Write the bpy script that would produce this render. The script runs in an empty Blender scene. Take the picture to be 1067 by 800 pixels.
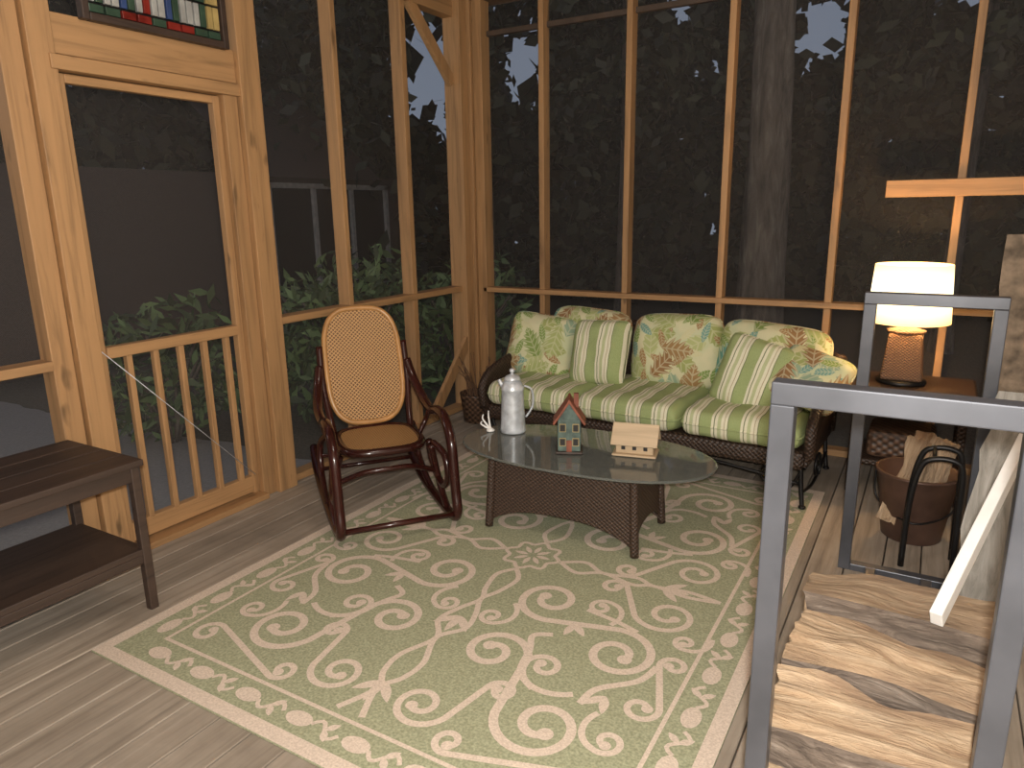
import bpy, math, random
import numpy as np
from mathutils import Vector, Matrix
random.seed(7); np.random.seed(7)
S=bpy.context.scene
try:
    S.view_settings.view_transform='Standard'
except Exception: pass
PI=math.pi
# ------------------------------------------------------------------ node helper
class NT:
    def __init__(s,name,rough=.6,metal=0.):
        s.m=bpy.data.materials.new(name); s.m.use_nodes=True; s.t=s.m.node_tree
        s.b=s.t.nodes["Principled BSDF"]; s.b.inputs["Roughness"].default_value=rough; s.b.inputs["Metallic"].default_value=metal
        s.out=s.t.nodes["Material Output"]
    def n(s,ty,**k):
        x=s.t.nodes.new(ty)
        for a,b in k.items(): setattr(x,a,b)
        return x
    def set(s,sock,v):
        if isinstance(v,bpy.types.NodeSocket): s.t.links.new(v,sock)
        elif isinstance(v,(tuple,list)) and len(v)==3 and sock.type=='RGBA': sock.default_value=(*v,1)
        else: sock.default_value=v
    def math(s,op,a,b=None,c=None):
        x=s.n("ShaderNodeMath",operation=op); s.set(x.inputs[0],a)
        if b is not None: s.set(x.inputs[1],b)
        if c is not None: s.set(x.inputs[2],c)
        return x.outputs[0]
    def coord(s,k="Object"):
        return s.n("ShaderNodeTexCoord").outputs[k]
    def map(s,v,sc=(1,1,1),lo=(0,0,0),ro=(0,0,0)):
        x=s.n("ShaderNodeMapping"); s.set(x.inputs[0],v); x.inputs["Scale"].default_value=sc; x.inputs["Location"].default_value=lo; x.inputs["Rotation"].default_value=ro
        return x.outputs[0]
    def noise(s,v,sc=5,det=4,rough=.5,dist=0):
        x=s.n("ShaderNodeTexNoise"); s.set(x.inputs["Vector"],v); x.inputs["Scale"].default_value=sc; x.inputs["Detail"].default_value=det; x.inputs["Roughness"].default_value=rough; x.inputs["Distortion"].default_value=dist
        return x.outputs["Fac"]
    def ramp(s,f,st,const=False):
        x=s.n("ShaderNodeValToRGB"); s.set(x.inputs[0],f); e=x.color_ramp.elements
        if const: x.color_ramp.interpolation='CONSTANT'
        while len(e)<len(st): e.new(.5)
        for i,(p,c) in enumerate(st):
            e[i].position=p; e[i].color=(*c,1)
        return x.outputs[0]
    def mix(s,f,a,b,mode='MIX'):
        x=s.n("ShaderNodeMix",data_type='RGBA',blend_type=mode); s.set(x.inputs[0],f); s.set(x.inputs[6],a); s.set(x.inputs[7],b)
        return x.outputs[2]
    def sep(s,v):
        x=s.n("ShaderNodeSeparateXYZ"); s.set(x.inputs[0],v); return x.outputs
    def comb(s,a,b,c=0.):
        x=s.n("ShaderNodeCombineXYZ"); s.set(x.inputs[0],a); s.set(x.inputs[1],b); s.set(x.inputs[2],c); return x.outputs[0]
    def col(s,c): s.set(s.b.inputs["Base Color"],c)
    def bump(s,h,st=.3,d=.01):
        x=s.n("ShaderNodeBump"); s.set(x.inputs["Height"],h); x.inputs["Strength"].default_value=st; x.inputs["Distance"].default_value=d
        s.t.links.new(x.outputs[0],s.b.inputs["Normal"])
def dk(c,f): return tuple(x*f for x in c)
def wood(name,base,axis,rough=.6,knots=True,contrast=.35,sc=1.):
    N=NT(name,rough); c=N.coord()
    r=N.n("ShaderNodeObjectInfo").outputs["Random"]
    add=N.n("ShaderNodeVectorMath",operation='ADD'); N.set(add.inputs[0],c); N.set(add.inputs[1],N.comb(N.math('MULTIPLY',r,37.),N.math('MULTIPLY',r,19.),N.math('MULTIPLY',r,11.)))
    v=add.outputs[0]
    s=[28*sc]*3; s[axis]=1.6*sc
    g=N.noise(N.map(v,tuple(s)),1.,6,.6,.6)
    c1=N.ramp(g,[(.25,dk(base,1-contrast*1.4)),(.5,base),(.8,tuple(min(1,x*(1+contrast*.5)) for x in base))])
    s2=[9]*3; s2[axis]=2.6
    if knots:
        k=N.noise(N.map(v,tuple(s2)),1.6,2,.5)
        c1=N.mix(N.ramp(k,[(.68,(0,0,0)),(.77,(1,1,1))]),c1,dk(base,.25))
    tone=N.noise(v,.9,2)
    c1=N.mix(N.math('MULTIPLY',tone,.5),c1,dk(base,.55))
    c1=N.mix(N.math('MULTIPLY',r,.3),c1,dk(base,.5))
    N.col(c1); N.bump(g,.25,.004)
    return N.m
PINE=(.475,.268,.118)
pine=[wood("pine_%s"%a,PINE,i,.6,True,.42) for i,a in enumerate("xyz")]
deckN=NT("deck_boards",.75); c=deckN.coord(); sx=deckN.sep(c)
idx=deckN.math('FLOOR',deckN.math('DIVIDE',deckN.math('ADD',sx[0],3.163),.141))
wn=deckN.n("ShaderNodeTexWhiteNoise",noise_dimensions='1D'); deckN.set(wn.inputs["W"],idx)
off=deckN.comb(sx[0],deckN.math('ADD',sx[1],deckN.math('MULTIPLY',wn.outputs[0],9.)),sx[2])
g=deckN.noise(deckN.map(off,(26,1.2,1)),1.,7,.65,.4)
cc=deckN.ramp(g,[(.25,(.165,.132,.098)),(.5,(.355,.295,.23)),(.8,(.50,.43,.35))])
cc=deckN.mix(deckN.math('MULTIPLY',wn.outputs[0],.4),cc,(.21,.175,.135))
st=deckN.noise(c,1.6,5,.6); cc=deckN.mix(deckN.ramp(st,[(.46,(0,0,0)),(.70,(.6,.6,.6))]),cc,(.15,.12,.09))
deckN.col(cc); deckN.bump(g,.4,.005); deck=deckN.m
def plain(name,c,rough=.5,metal=0.,var=.25,ns=12,bump=0.):
    N=NT(name,rough,metal); n=N.noise(N.coord(),ns,4)
    N.col(N.ramp(n,[(.3,dk(c,1-var)),(.7,tuple(min(1,x*(1+var*.5)) for x in c))]))
    if bump: N.bump(n,bump,.01)
    return N.m
steel=plain("painted_steel",(.095,.10,.115),.34,.35,.25,6)
black_iron=plain("black_iron",(.018,.017,.017),.4,.5)
darkwood=wood("old_dark_wood",(.058,.036,.026),1,.55,False,.6)
darkwood_rock=plain("mahogany_varnish",(.034,.008,.006),.18,0,.4,4)
white_p=plain("white_paint",(.80,.79,.76),.5,0,.08)
galv=plain("galvanised_metal",(.60,.64,.68),.35,.3,.35,25)
def wicker(name,c,f=90.,hi=1.9,lo=.35):
    N=NT(name,.5); s=N.sep(N.coord())
    a=N.math('SINE',N.math('MULTIPLY',N.math('ADD',s[0],s[1]),f)); b=N.math('SINE',N.math('MULTIPLY',s[2],f*1.3))
    w=N.math('MULTIPLY',a,b); w=N.math('MULTIPLY_ADD',w,.5,.5)
    N.col(N.ramp(w,[(.1,dk(c,lo)),(.55,c),(.95,dk(c,hi))])); N.bump(w,.8,.005); return N.m
wick=wicker("dark_wicker",(.040,.023,.015),200,1.6,.5); wick2=wicker("brown_wicker",(.16,.085,.045),330,1.5,.5); wickb=wicker("basket_weave",(.09,.05,.03),120)
wickt=wicker("table_wicker",(.050,.028,.018),260,1.6,.5)
def cane(name,a0,a1):
    N=NT(name,.45); s=N.sep(N.coord()); f=300.
    d1=N.math('SINE',N.math('MULTIPLY',N.math('ADD',s[a0],s[a1]),f)); d2=N.math('SINE',N.math('MULTIPLY',N.math('SUBTRACT',s[a0],s[a1]),f))
    d=N.math('MAXIMUM',d1,d2)
    N.col(N.mix(N.ramp(d,[(.1,(0,0,0)),(.8,(1,1,1))]),(.13,.06,.02),(.52,.30,.12))); N.bump(d,.5,.003); return N.m
canem=cane("cane_weave",1,2); caneS=cane("cane_seat",0,1)
def stripes(name,ax=0,per=.165):
    N=NT(name,.85); s=N.sep(N.coord())
    f=N.math('FRACT',N.math('ADD',N.math('DIVIDE',s[ax],per),20.13))
    G=(.30,.37,.14);C=(.74,.71,.54);D=(.14,.17,.065);L=(.46,.50,.27);T=(.42,.34,.20)
    cc=N.ramp(f,[(0,G),(.24,C),(.33,D),(.365,C),(.46,L),(.58,C),(.68,T),(.71,C),(.80,D),(.83,G)],True)
    n=N.noise(N.coord(),260,2); N.col(N.mix(.12,cc,N.ramp(n,[(.3,(.1,.1,.05)),(.7,(.8,.8,.6))]))); N.bump(n,.15,.002); return N.m
stripe=stripes("striped_fabric"); 
def floral():
    N=NT("tropical_leaf_fabric",.85); s=N.sep(N.coord()); rnd=N.n("ShaderNodeObjectInfo").outputs["Random"]
    X=N.math('MULTIPLY_ADD',rnd,3.7,s[0]); Z=N.math('MULTIPLY_ADD',rnd,5.3,s[2])
    base=N.ramp(N.noise(N.coord(),7,2),[(.4,(.64,.61,.39)),(.6,(.54,.57,.35))])
    def layer(base,sc,off,thr,pal,wd=.34,fr=34.):
        P=N.comb(N.math('MULTIPLY_ADD',X,sc,off),N.math('MULTIPLY_ADD',Z,sc,off*1.7))
        v=N.n("ShaderNodeTexVoronoi",voronoi_dimensions='2D'); v.inputs["Scale"].default_value=1.; v.inputs["Randomness"].default_value=.75
        N.set(v.inputs["Vector"],P)
        sub=N.n("ShaderNodeVectorMath",operation='SUBTRACT'); N.set(sub.inputs[0],P); N.set(sub.inputs[1],v.outputs["Position"])
        cs=N.sep(v.outputs["Color"])
        r=N.n("ShaderNodeVectorRotate",rotation_type='Z_AXIS'); N.set(r.inputs["Vector"],sub.outputs[0]); N.set(r.inputs["Angle"],N.math('MULTIPLY',cs[0],6.28))
        q=N.sep(r.outputs[0]); ay=N.math('ABSOLUTE',q[1])
        w=N.math('MULTIPLY',N.math('SUBTRACT',1.,N.math('POWER',N.math('ABSOLUTE',N.math('DIVIDE',q[0],.58)),2.)),wd)
        arg=N.math('MULTIPLY',N.math('SUBTRACT',q[0],N.math('MULTIPLY',ay,.8)),fr)
        lobe=N.math('MULTIPLY_ADD',N.math('SINE',arg),thr,1-thr)
        mask=N.math('LESS_THAN',ay,N.math('MULTIPLY',w,lobe))
        vein=N.math('MAXIMUM',N.math('GREATER_THAN',N.math('SINE',arg),.6),N.math('LESS_THAN',ay,.018))
        lc=N.ramp(cs[1],pal,True)
        lc2=N.mix(N.math('MULTIPLY',vein,.5),lc,(.62,.60,.40))
        return N.mix(mask,base,lc2)
    b1=layer(base,6.,3.1,.12,[(0,(.42,.46,.20)),(.4,(.33,.37,.13)),(.7,(.28,.38,.26))],.36,24.)
    b1=layer(b1,8.5,6.3,.10,[(0,(.34,.20,.08)),(.3,(.20,.30,.07)),(.6,(.60,.58,.34)),(.8,(.16,.32,.27))],.22,40.)
    b2=layer(b1,4.6,9.4,.25,[(0,(.28,.15,.06)),(.24,(.22,.31,.08)),(.36,(.13,.31,.25)),(.48,(.37,.42,.16)),(.62,(.33,.20,.08)),(.86,(.18,.26,.06))])
    N.col(b2); return N.m
flor=floral()
bark=NT("tree_bark",.95); nb=bark.noise(bark.map(bark.coord(),(9,9,1.6)),1.6,6,.65,.5)
bark.col(bark.ramp(nb,[(.3,(.05,.04,.032)),(.55,(.15,.125,.10)),(.75,(.27,.235,.19))])); bark.bump(nb,1.,.03); bark=bark.m
logbark=NT("log_bark",.95); nb=logbark.noise(logbark.map(logbark.coord(),(4,30,30)),1.3,6,.7,.6)
logbark.col(logbark.ramp(nb,[(.3,(.07,.05,.04)),(.55,(.20,.155,.12)),(.75,(.36,.30,.245))])); logbark.bump(nb,1.,.02); logbark=logbark.m
splitN=NT("split_firewood",.8); rr_=splitN.n("ShaderNodeObjectInfo").outputs["Random"]
g=splitN.noise(splitN.map(splitN.coord(),(2.6,26,26)),1.,8,.7,1.4)
cc=splitN.ramp(g,[(.28,(.20,.105,.055)),(.42,(.46,.31,.18)),(.6,(.62,.46,.30)),(.8,(.70,.56,.40))])
big=splitN.noise(splitN.map(splitN.coord(),(3,7,7)),1.3,5,.6); cc=splitN.mix(splitN.ramp(big,[(.46,(0,0,0)),(.64,(.85,.85,.85))]),cc,(.29,.185,.11))
cc=splitN.mix(splitN.math('MULTIPLY',rr_,.35),cc,(.33,.25,.18))
splitN.col(cc); splitN.bump(g,1.,.02); splitwood=splitN.m
def leafmat(name,c):
    N=NT(name,.6); r=N.n("ShaderNodeNewGeometry").outputs["Random Per Island"]
    N.col(N.ramp(r,[(0,dk(c,.3)),(.5,c),(1,dk(c,2.))])); return N.m
leaf_far=leafmat("forest_leaves",(.034,.038,.021)); leaf_b=leafmat("rhododendron_leaves",(.085,.13,.05))
# ------------------------------------------------------------------ geometry helpers
def group(name,loc=(0,0,0),rz=0.):
    e=bpy.data.objects.new(name,None); bpy.context.collection.objects.link(e); e.location=loc; e.rotation_euler=(0,0,rz); e.empty_display_size=.1; return e
def mesh(name,V,Fc,mat,parent=None,smooth=False,mats=None,fm=None):
    me=bpy.data.meshes.new(name); me.from_pydata([tuple(v) for v in V],[],[tuple(f) for f in Fc]); me.update()
    o=bpy.data.objects.new(name,me); bpy.context.collection.objects.link(o)
    if mats:
        for m in mats: me.materials.append(m)
        if fm is not None: me.polygons.foreach_set("material_index",fm)
    elif mat: me.materials.append(mat)
    if smooth: me.polygons.foreach_set("use_smooth",[True]*len(me.polygons))
    if parent: o.parent=parent
    return o
def bev(o,w=.005,seg=2):
    m=o.modifiers.new("bevel","BEVEL"); m.width=w; m.segments=seg; m.limit_method='ANGLE'; return o
BF=[(0,3,2,1),(4,5,6,7),(0,1,5,4),(1,2,6,5),(2,3,7,6),(3,0,4,7)]
def box(name,x0,x1,y0,y1,z0,z1,mat,parent=None,b=.004):
    V=[(x0,y0,z0),(x1,y0,z0),(x1,y1,z0),(x0,y1,z0),(x0,y0,z1),(x1,y0,z1),(x1,y1,z1),(x0,y1,z1)]
    o=mesh(name,V,BF,mat,parent)
    if b: bev(o,b)
    return o
def boxes(name,L,mat,parent=None,b=.003):
    V=[];Fc=[]
    for x0,x1,y0,y1,z0,z1 in L:
        n=len(V); V+=[(x0,y0,z0),(x1,y0,z0),(x1,y1,z0),(x0,y1,z0),(x0,y0,z1),(x1,y0,z1),(x1,y1,z1),(x0,y1,z1)]; Fc+=[tuple(i+n for i in f) for f in BF]
    o=mesh(name,V,Fc,mat,parent)
    if b: bev(o,b,1)
    return o
def beam(name,a,b,w,t,mat,parent=None,up=(0,0,1),bv=.003):
    a=Vector(a);b=Vector(b);d=(b-a);L=d.length;d.normalize();u=Vector(up)
    s=d.cross(u).normalized();u=s.cross(d)
    V=[]
    for p in (a,b):
        for i,j in((-1,-1),(1,-1),(1,1),(-1,1)): V.append(p+s*w/2*i+u*t/2*j)
    o=mesh(name,V,[(0,1,2,3),(7,6,5,4),(0,4,5,1),(1,5,6,2),(2,6,7,3),(3,7,4,0)],mat,parent)
    if bv: bev(o,bv)
    return o
def cr(P,n=6,closed=False):
    P=[Vector(p) for p in P];out=[];m=len(P)
    rng=range(m) if closed else range(m-1)
    for i in rng:
        if closed: p0,p1,p2,p3=P[i-1],P[i],P[(i+1)%m],P[(i+2)%m]
        else: p0=P[max(i-1,0)];p1=P[i];p2=P[i+1];p3=P[min(i+2,m-1)]
        for k in range(n):
            t=k/n; out.append(.5*((2*p1)+(p2-p0)*t+(2*p0-5*p1+4*p2-p3)*t*t+(3*p1-p0-3*p2+p3)*t**3))
    if not closed: out.append(P[-1])
    return out
def tube(name,P,r,mat,parent=None,n=8,sm=6,closed=False,r1=None):
    P=cr(P,sm,closed) if sm else [Vector(p) for p in P]
    m=len(P);V=[];Fc=[];nrm=None
    for i,p in enumerate(P):
        if closed: t=(P[(i+1)%m]-P[i-1])
        else: t=P[min(i+1,m-1)]-P[max(i-1,0)]
        t.normalize()
        if nrm is None:
            nrm=t.orthogonal().normalized()
        nrm=(nrm-t*nrm.dot(t)).normalized(); bn=t.cross(nrm)
        rr=r if r1 is None else r+(r1-r)*i/(m-1)
        for k in range(n):
            a=2*PI*k/n; V.append(p+nrm*math.cos(a)*rr+bn*math.sin(a)*rr)
    for i in range(m if closed else m-1):
        j=(i+1)%m
        for k in range(n): Fc.append((i*n+k,i*n+(k+1)%n,j*n+(k+1)%n,j*n+k))
    if not closed: Fc+=[tuple(range(n))[::-1],tuple((m-1)*n+k for k in range(n))]
    return mesh(name,V,Fc,mat,parent,True)
def lathe(name,prof,mat,parent=None,n=28,loc=(0,0,0),sx=1,sy=1,cap=True):
    V=[];Fc=[]
    for r,z in prof:
        for k in range(n):
            a=2*PI*k/n;V.append((loc[0]+r*math.cos(a)*sx,loc[1]+r*math.sin(a)*sy,loc[2]+z))
    for i in range(len(prof)-1):
        for k in range(n): Fc.append((i*n+k,i*n+(k+1)%n,(i+1)*n+(k+1)%n,(i+1)*n+k))
    if cap: Fc+=[tuple(range(n))[::-1],tuple((len(prof)-1)*n+k for k in range(n))]
    return mesh(name,V,Fc,mat,parent,True)
def pillow(name,w,h,t,mat,parent,loc,rot,p=4.,e=.5,pinch=.05,n=22,rcn=.06):
    V=[];Fc=[];us=[math.sin(PI/2*(-1+2*i/n)) for i in range(n+1)]
    for sgn in(1,-1):
        base=len(V)
        for i,u in enumerate(us):
            for j,v in enumerate(us):
                th=max(0,(1-abs(u)**p))**e*max(0,(1-abs(v)**p))**e
                x=w/2*u*(1-pinch*(1-v*v)); z=h/2*v*(1-pinch*(1-u*u))
                rc=1-rcn*(abs(u)**4)*(abs(v)**4)
                V.append((x*rc,sgn*t/2*th*(1+.07*math.sin(7*u+3*v)+.05*math.sin(11*v-5*u)),z*rc))
        for i in range(n):
            for j in range(n):
                a=base+i*(n+1)+j; f=(a,a+1,a+n+2,a+n+1); Fc.append(f if sgn>0 else f[::-1])
    o=mesh(name,V,Fc,mat,parent,True)
    w_=o.modifiers.new("weld","WELD"); w_.merge_threshold=.0005
    o.location=loc;o.rotation_euler=rot
    P=[]
    for (a,b,c,d) in((-1,-1,1,-1),(1,-1,1,1),(1,1,-1,1),(-1,1,-1,-1)):
        for k in range(8):
            u=a+(c-a)*k/8;v=b+(d-b)*k/8; rc=1-rcn*(abs(u)**4)*(abs(v)**4)
            P.append((w/2*u*(1-pinch*(1-v*v))*rc,0,h/2*v*(1-pinch*(1-u*u))*rc))
    q=tube(name+"_piping",P,.006,mat,parent,6,2,True); q.location=loc;q.rotation_euler=rot
    return o
# ------------------------------------------------------------------ room shell
L=[];x=-3.16
while x<1.6:
    L.append((x,min(x+.136,1.6),-1.3,4.72,-.04,0.)); x+=.141
boxes("floor",L,deck,None,.003)
XF=-3.05; YF=4.58
WL=group("wall_left")
def lw(n,y0,y1,z0,z1,ax,x0=-3.14,x1=XF): return box(n,x0,x1,y0,y1,z0,z1,pine[ax],WL)
lw("door_post_a",1.50,1.585,0,2.92,2); lw("door_post_b",1.59,1.69,0,2.92,2,-3.14,-3.02)
lw("door_post_c",2.54,2.665,0,2.92,2,-3.14,-3.0); lw("door_jamb",2.455,2.535,0,2.10,2,-3.14,-3.03)
lw("header",1.69,2.54,2.12,2.27,1,-3.12,-3.03)
lw("head_trim",1.66,2.56,2.06,2.115,1,-3.12,-3.01)
lw("stud_1",3.24,3.28,0,2.92,2); lw("stud_2",3.86,3.91,0,2.92,2)
lw("stud_3",.40,.44,0,2.92,2);lw("stud_4",-.7,-.66,0,2.92,2)
lw("rail_a",2.665,4.45,.915,.955,1,-3.14,-3.04); lw("rail_b",-1.3,1.50,.895,.935,1,-3.14,-3.04)
lw("sole_a",2.665,4.45,0,.04,1); lw("sole_b",-1.3,1.50,0,.04,1)
lw("top_plate",-1.3,4.6,2.80,2.90,1)
beam("brace_up",(-3.08,3.98,2.82),(-3.08,4.44,2.38),.04,.075,pine[2],WL)
beam("brace_low",(-3.02,3.98,.05),(-3.02,4.46,.55),.03,.085,pine[2],WL)
WB=group("wall_back")
def bw(n,x0,x1,z0,z1,ax,y0=YF,y1=4.67): return box(n,x0,x1,y0,y1,z0,z1,pine[ax],WB)
for i,xx in enumerate((-2.46,-1.83,-1.19,-.55,.05,.66,1.27)): bw("stud_%d"%i,xx,xx+.04,0,2.92,2)
bw("rail",-2.93,1.5,.905,.94,0,4.56,4.66); bw("sole",-2.93,1.5,0,.04,0)
bw("ledger_board",-.28,1.4,1.535,1.625,0,4.53,4.57)
box("top_plate",-2.9,1.5,4.63,4.67,2.69,2.725,plain("aged_beam",(.075,.05,.035),.7),WB)
for n_,a in {"a":(-3.14,-3.0,4.44,4.53),"b":(-3.14,-2.98,4.54,4.67),"c":(-2.975,-2.90,4.56,4.67)}.items():
    box("corner_post_"+n_,*a,0,2.92,pine[2],WB)
sc=NT("insect_screen",.9); tr=sc.n("ShaderNodeBsdfTransparent"); df=sc.n("ShaderNodeBsdfDiffuse"); df.inputs[0].default_value=(.29,.265,.25,1)
mx=sc.n("ShaderNodeMixShader"); mx.inputs[0].default_value=.10; sc.t.links.new(tr.outputs[0],mx.inputs[1]); sc.t.links.new(df.outputs[0],mx.inputs[2]); sc.t.links.new(mx.outputs[0],sc.out.inputs[0])
mesh("screen_mesh",[(-3.135,-1.3,0),(-3.135,4.6,0),(-3.135,4.6,2.9),(-3.135,-1.3,2.9)],[(0,1,2,3)],sc.m,WL)
mesh("screen_mesh",[(-3.1,4.66,0),(1.5,4.66,0),(1.5,4.66,2.9),(-3.1,4.66,2.9)],[(0,1,2,3)],sc.m,WB)
D=group("door_1")
def dd(n,y0,y1,z0,z1,ax,x0=-3.10,x1=-3.06): return box(n,x0,x1,y0,y1,z0,z1,pine[ax],D)
dd("stile_l",1.692,1.73,.03,2.055,2); dd("stile_r",2.415,2.453,.03,2.055,2)
dd("mid_rail",1.73,2.415,.90,.95,1,-3.10,-3.05); dd("bottom_rail",1.73,2.415,.04,.13,1); dd("top_rail",1.73,2.415,2.02,2.055,1)
dd("threshold",1.69,2.455,0.0,.03,1,-3.14,-2.99)
for i in range(5):
    y=1.83+.13*i; dd("baluster_%d"%i,y-.014,y+.014,.12,.91,2,-3.09,-3.06)
tube("tension_wire",[(-3.045,1.70,.94),(-3.045,2.42,.14)],.002,galv,D,6,0)
ceilm=wood("ceiling_boards",(.26,.15,.08),1,.7,True)
box("ceiling",-3.3,1.6,-1.3,4.8,2.93,2.97,ceilm,None,0)
siding=plain("painted_siding",(.42,.37,.31),.7,0,.1)
WR=group("wall_right"); boxes("siding",[(1.5+.008*(k%2),1.6,-1.3,4.56,.12*k,.12*k+.118) for k in range(24)],siding,WR,0)
WF=group("wall_front"); boxes("siding",[(-3.1,1.5,-1.3,-1.2+.008*(k%2),.12*k,.12*k+.118) for k in range(24)],siding,WF,0)
# stained glass panel
SG=group("stained_glass_panel")
x0,x1=-3.025,-2.995
for a in [(1.80,1.83,2.26,2.68),(2.46,2.49,2.26,2.68),(1.83,2.46,2.26,2.29),(1.83,2.46,2.65,2.68)]:
    box("frame",x0-.005,x1+.005,*a,darkwood,SG)
gl={"w":plain("milk_glass",(.36,.36,.34),.2,0,.4),"b":plain("blue_glass",(.04,.07,.18),.1),"r":plain("red_glass",(.20,.022,.016),.1,0,.5),"y":plain("amber_glass",(.42,.31,.12),.1),"g":plain("green_glass",(.04,.075,.05),.1),"k":black_iron}
box("glass_back",x0+.002,x0+.008,1.83,2.46,2.29,2.65,gl["k"],SG,0)
for i in range(9):
    ya=1.836+i*.0695; w=.060
    box("pane_low",x0+.008,x1-.006,ya,ya+w,2.295,2.325,gl["ggrrgrrgg"[i]],SG,.002)
    box("pane_mid",x0+.008,x1-.006,ya,ya+w*.42,2.335,2.43,gl["wwbwwbwwy"[i]],SG,.002)
    box("pane_mid",x0+.008,x1-.006,ya+w*.52,ya+w,2.335,2.43,gl["gwgrwgwgy"[i]],SG,.002)
    box("pane_top",x0+.008,x1-.006,ya,ya+w,2.44,2.64,gl["rgbwrwbgy"[i]],SG,.002)
# ------------------------------------------------------------------ rug
RG=group("area_rug",(-1.41,2.54,0))
RW,RH=1.03,1.375
gN=NT("rug_green_pile",.95); nn=gN.noise(gN.coord(),120,2); gN.col(gN.ramp(nn,[(.3,(.235,.242,.145)),(.7,(.40,.405,.265))])); gN.bump(nn,.4,.003)
cN=NT("rug_cream_pile",.95); nn=cN.noise(cN.coord(),160,2); cN.col(cN.ramp(nn,[(.3,(.52,.42,.335)),(.7,(.70,.585,.48))])); cN.bump(nn,.4,.003)
box("pile",-RW,RW,-RH,RH,.001,.010,gN.m,RG,.003)
PV=[];PF=[]; zc=[.0106]
def ribbon(P,w0,w1=None):
    Q=[P[0]]
    for p in P[1:]:
        if math.hypot(p[0]-Q[-1][0],p[1]-Q[-1][1])>.0015: Q.append(p)
    P=Q; m=len(P)
    if m<2: return
    w1=w0 if w1 is None else w1; b=len(PV); z=zc[0]; zc[0]+=.0000012
    for i in range(m):
        a=P[max(i-1,0)];c=P[min(i+1,m-1)]
        dx,dy=c[0]-a[0],c[1]-a[1];l=math.hypot(dx,dy) or 1
        w=(w0+(w1-w0)*i/(m-1))/2
        PV.extend([(P[i][0]-dy/l*w,P[i][1]+dx/l*w,z),(P[i][0]+dy/l*w,P[i][1]-dx/l*w,z)])
    def cz(i,j,k):
        A,B_,C_=PV[i],PV[j],PV[k]; return (B_[0]-A[0])*(C_[1]-A[1])-(B_[1]-A[1])*(C_[0]-A[0])
    for i in range(m-1):
        q=(b+2*i,b+2*i+1,b+2*i+3,b+2*i+2)
        for t in((q[0],q[1],q[2]),(q[0],q[2],q[3])):
            s=cz(*t)
            if abs(s)<1e-9: continue
            PF.append(t if s>0 else t[::-1])
def fan(pts):
    """flat polygon as upward facing face"""
    b=len(PV);z=zc[0];zc[0]+=.0000012
    PV.extend([(x,y,z) for x,y in pts]); ar=sum(pts[i-1][0]*pts[i][1]-pts[i][0]*pts[i-1][1] for i in range(len(pts)))
    f=tuple(range(b,len(PV))); PF.append(f if ar>0 else f[::-1])
def disc(cx,cy,r,rx=None,rot=0,n=14):
    rx=rx or r; pts=[]
    for k in range(n):
        a=2*PI*k/n;u=rx*math.cos(a);v=r*math.sin(a)
        pts.append((cx+u*math.cos(rot)-v*math.sin(rot),cy+u*math.sin(rot)+v*math.cos(rot)))
    fan(pts)
def leafm(cx,cy,L,w,rot,n=10):
    pts=[]
    for k in range(n+1): t=k/n; pts.append((t*L,w*max(0,math.sin(PI*t))**.8*(1-.3*t)))
    for k in range(n-1,0,-1): t=k/n; pts.append((t*L,-w*math.sin(PI*t)**.8*(1-.3*t)))
    fan([(cx+u*math.cos(rot)-v*math.sin(rot),cy+u*math.sin(rot)+v*math.cos(rot)) for u,v in pts])
MIR=((1,1),(-1,1),(1,-1),(-1,-1))
def spir(C,r,turns,a0,sg,k=.15):
    out=[]
    for i in range(45):
        th=turns*2*PI*i/44; rr=r*math.exp(-k*th); a=a0+sg*th; out.append((C[0]+rr*math.cos(a),C[1]+rr*math.sin(a)))
    return out
def mirror(P,w,d0=True,d1=True):
    for sx,sy in MIR:
        Q=[(sx*x,sy*y) for x,y in P]; ribbon(Q,w)
        if d0: disc(*Q[0],w*.85)
        if d1: disc(*Q[-1],w*.85)
def pair(A,ra,B,rb,w=.030,da=1,ta=1.35,tb=1.35):
    dx,dy=B[0]-A[0],B[1]-A[1]; D_=math.hypot(dx,dy); base=math.atan2(dy,dx)
    ph=math.acos(max(-1,min(1,(ra+rb)/D_)))
    PA=spir(A,ra,ta,base+da*ph,da)[::-1]; PB=spir(B,rb,tb,base+PI+da*ph,da)
    a0=PA[-1];b0=PB[0]
    mirror(PA+[(a0[0]+(b0[0]-a0[0])*t,a0[1]+(b0[1]-a0[1])*t) for t in (.25,.5,.75)]+PB,w)
def hook(A,r,a0,w=.022,sg=1,turns=1.1,tail=.30,kt=.42):
    """small scroll whose tail unwinds outward to meet the vine"""
    out=[]
    for i in range(50):
        th=-tail*2*PI+(turns+tail)*2*PI*i/49; rr=r*math.exp(-(.16 if th>0 else kt)*th); a=a0+sg*th
        out.append((A[0]+rr*math.cos(a),A[1]+rr*math.sin(a)))
    mirror(out,w,False,True)
def vine(P,w=.026): mirror([(p.x,p.y) for p in cr([(a,b,0) for a,b in P],8)],w,False,False)
pair((.25,.29),.145,(.60,.50),.150,da=1)
pair((.22,.69),.130,(.54,.93),.150,da=-1)
pair((.68,.18),.125,(.42,.08),.055,.024,da=-1,tb=1.)
pair((.17,1.03),.105,(.36,.86),.05,.024,da=1,tb=1.)
pair((.77,.72),.06,(.80,.47),.05,.022,da=1,ta=1.,tb=1.)
pair((.34,1.12),.05,(.76,1.10),.06,.022,da=1,ta=1.,tb=1.)
hook((.42,.68),.075,2.4,.024,1,1.2); hook((.44,.25),.055,-1.,.021,-1); hook((.10,.50),.055,.6,.021,1)
hook((.74,.90),.055,2.2,.021,-1); hook((.79,.32),.045,1.2,.02,1)
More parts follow.
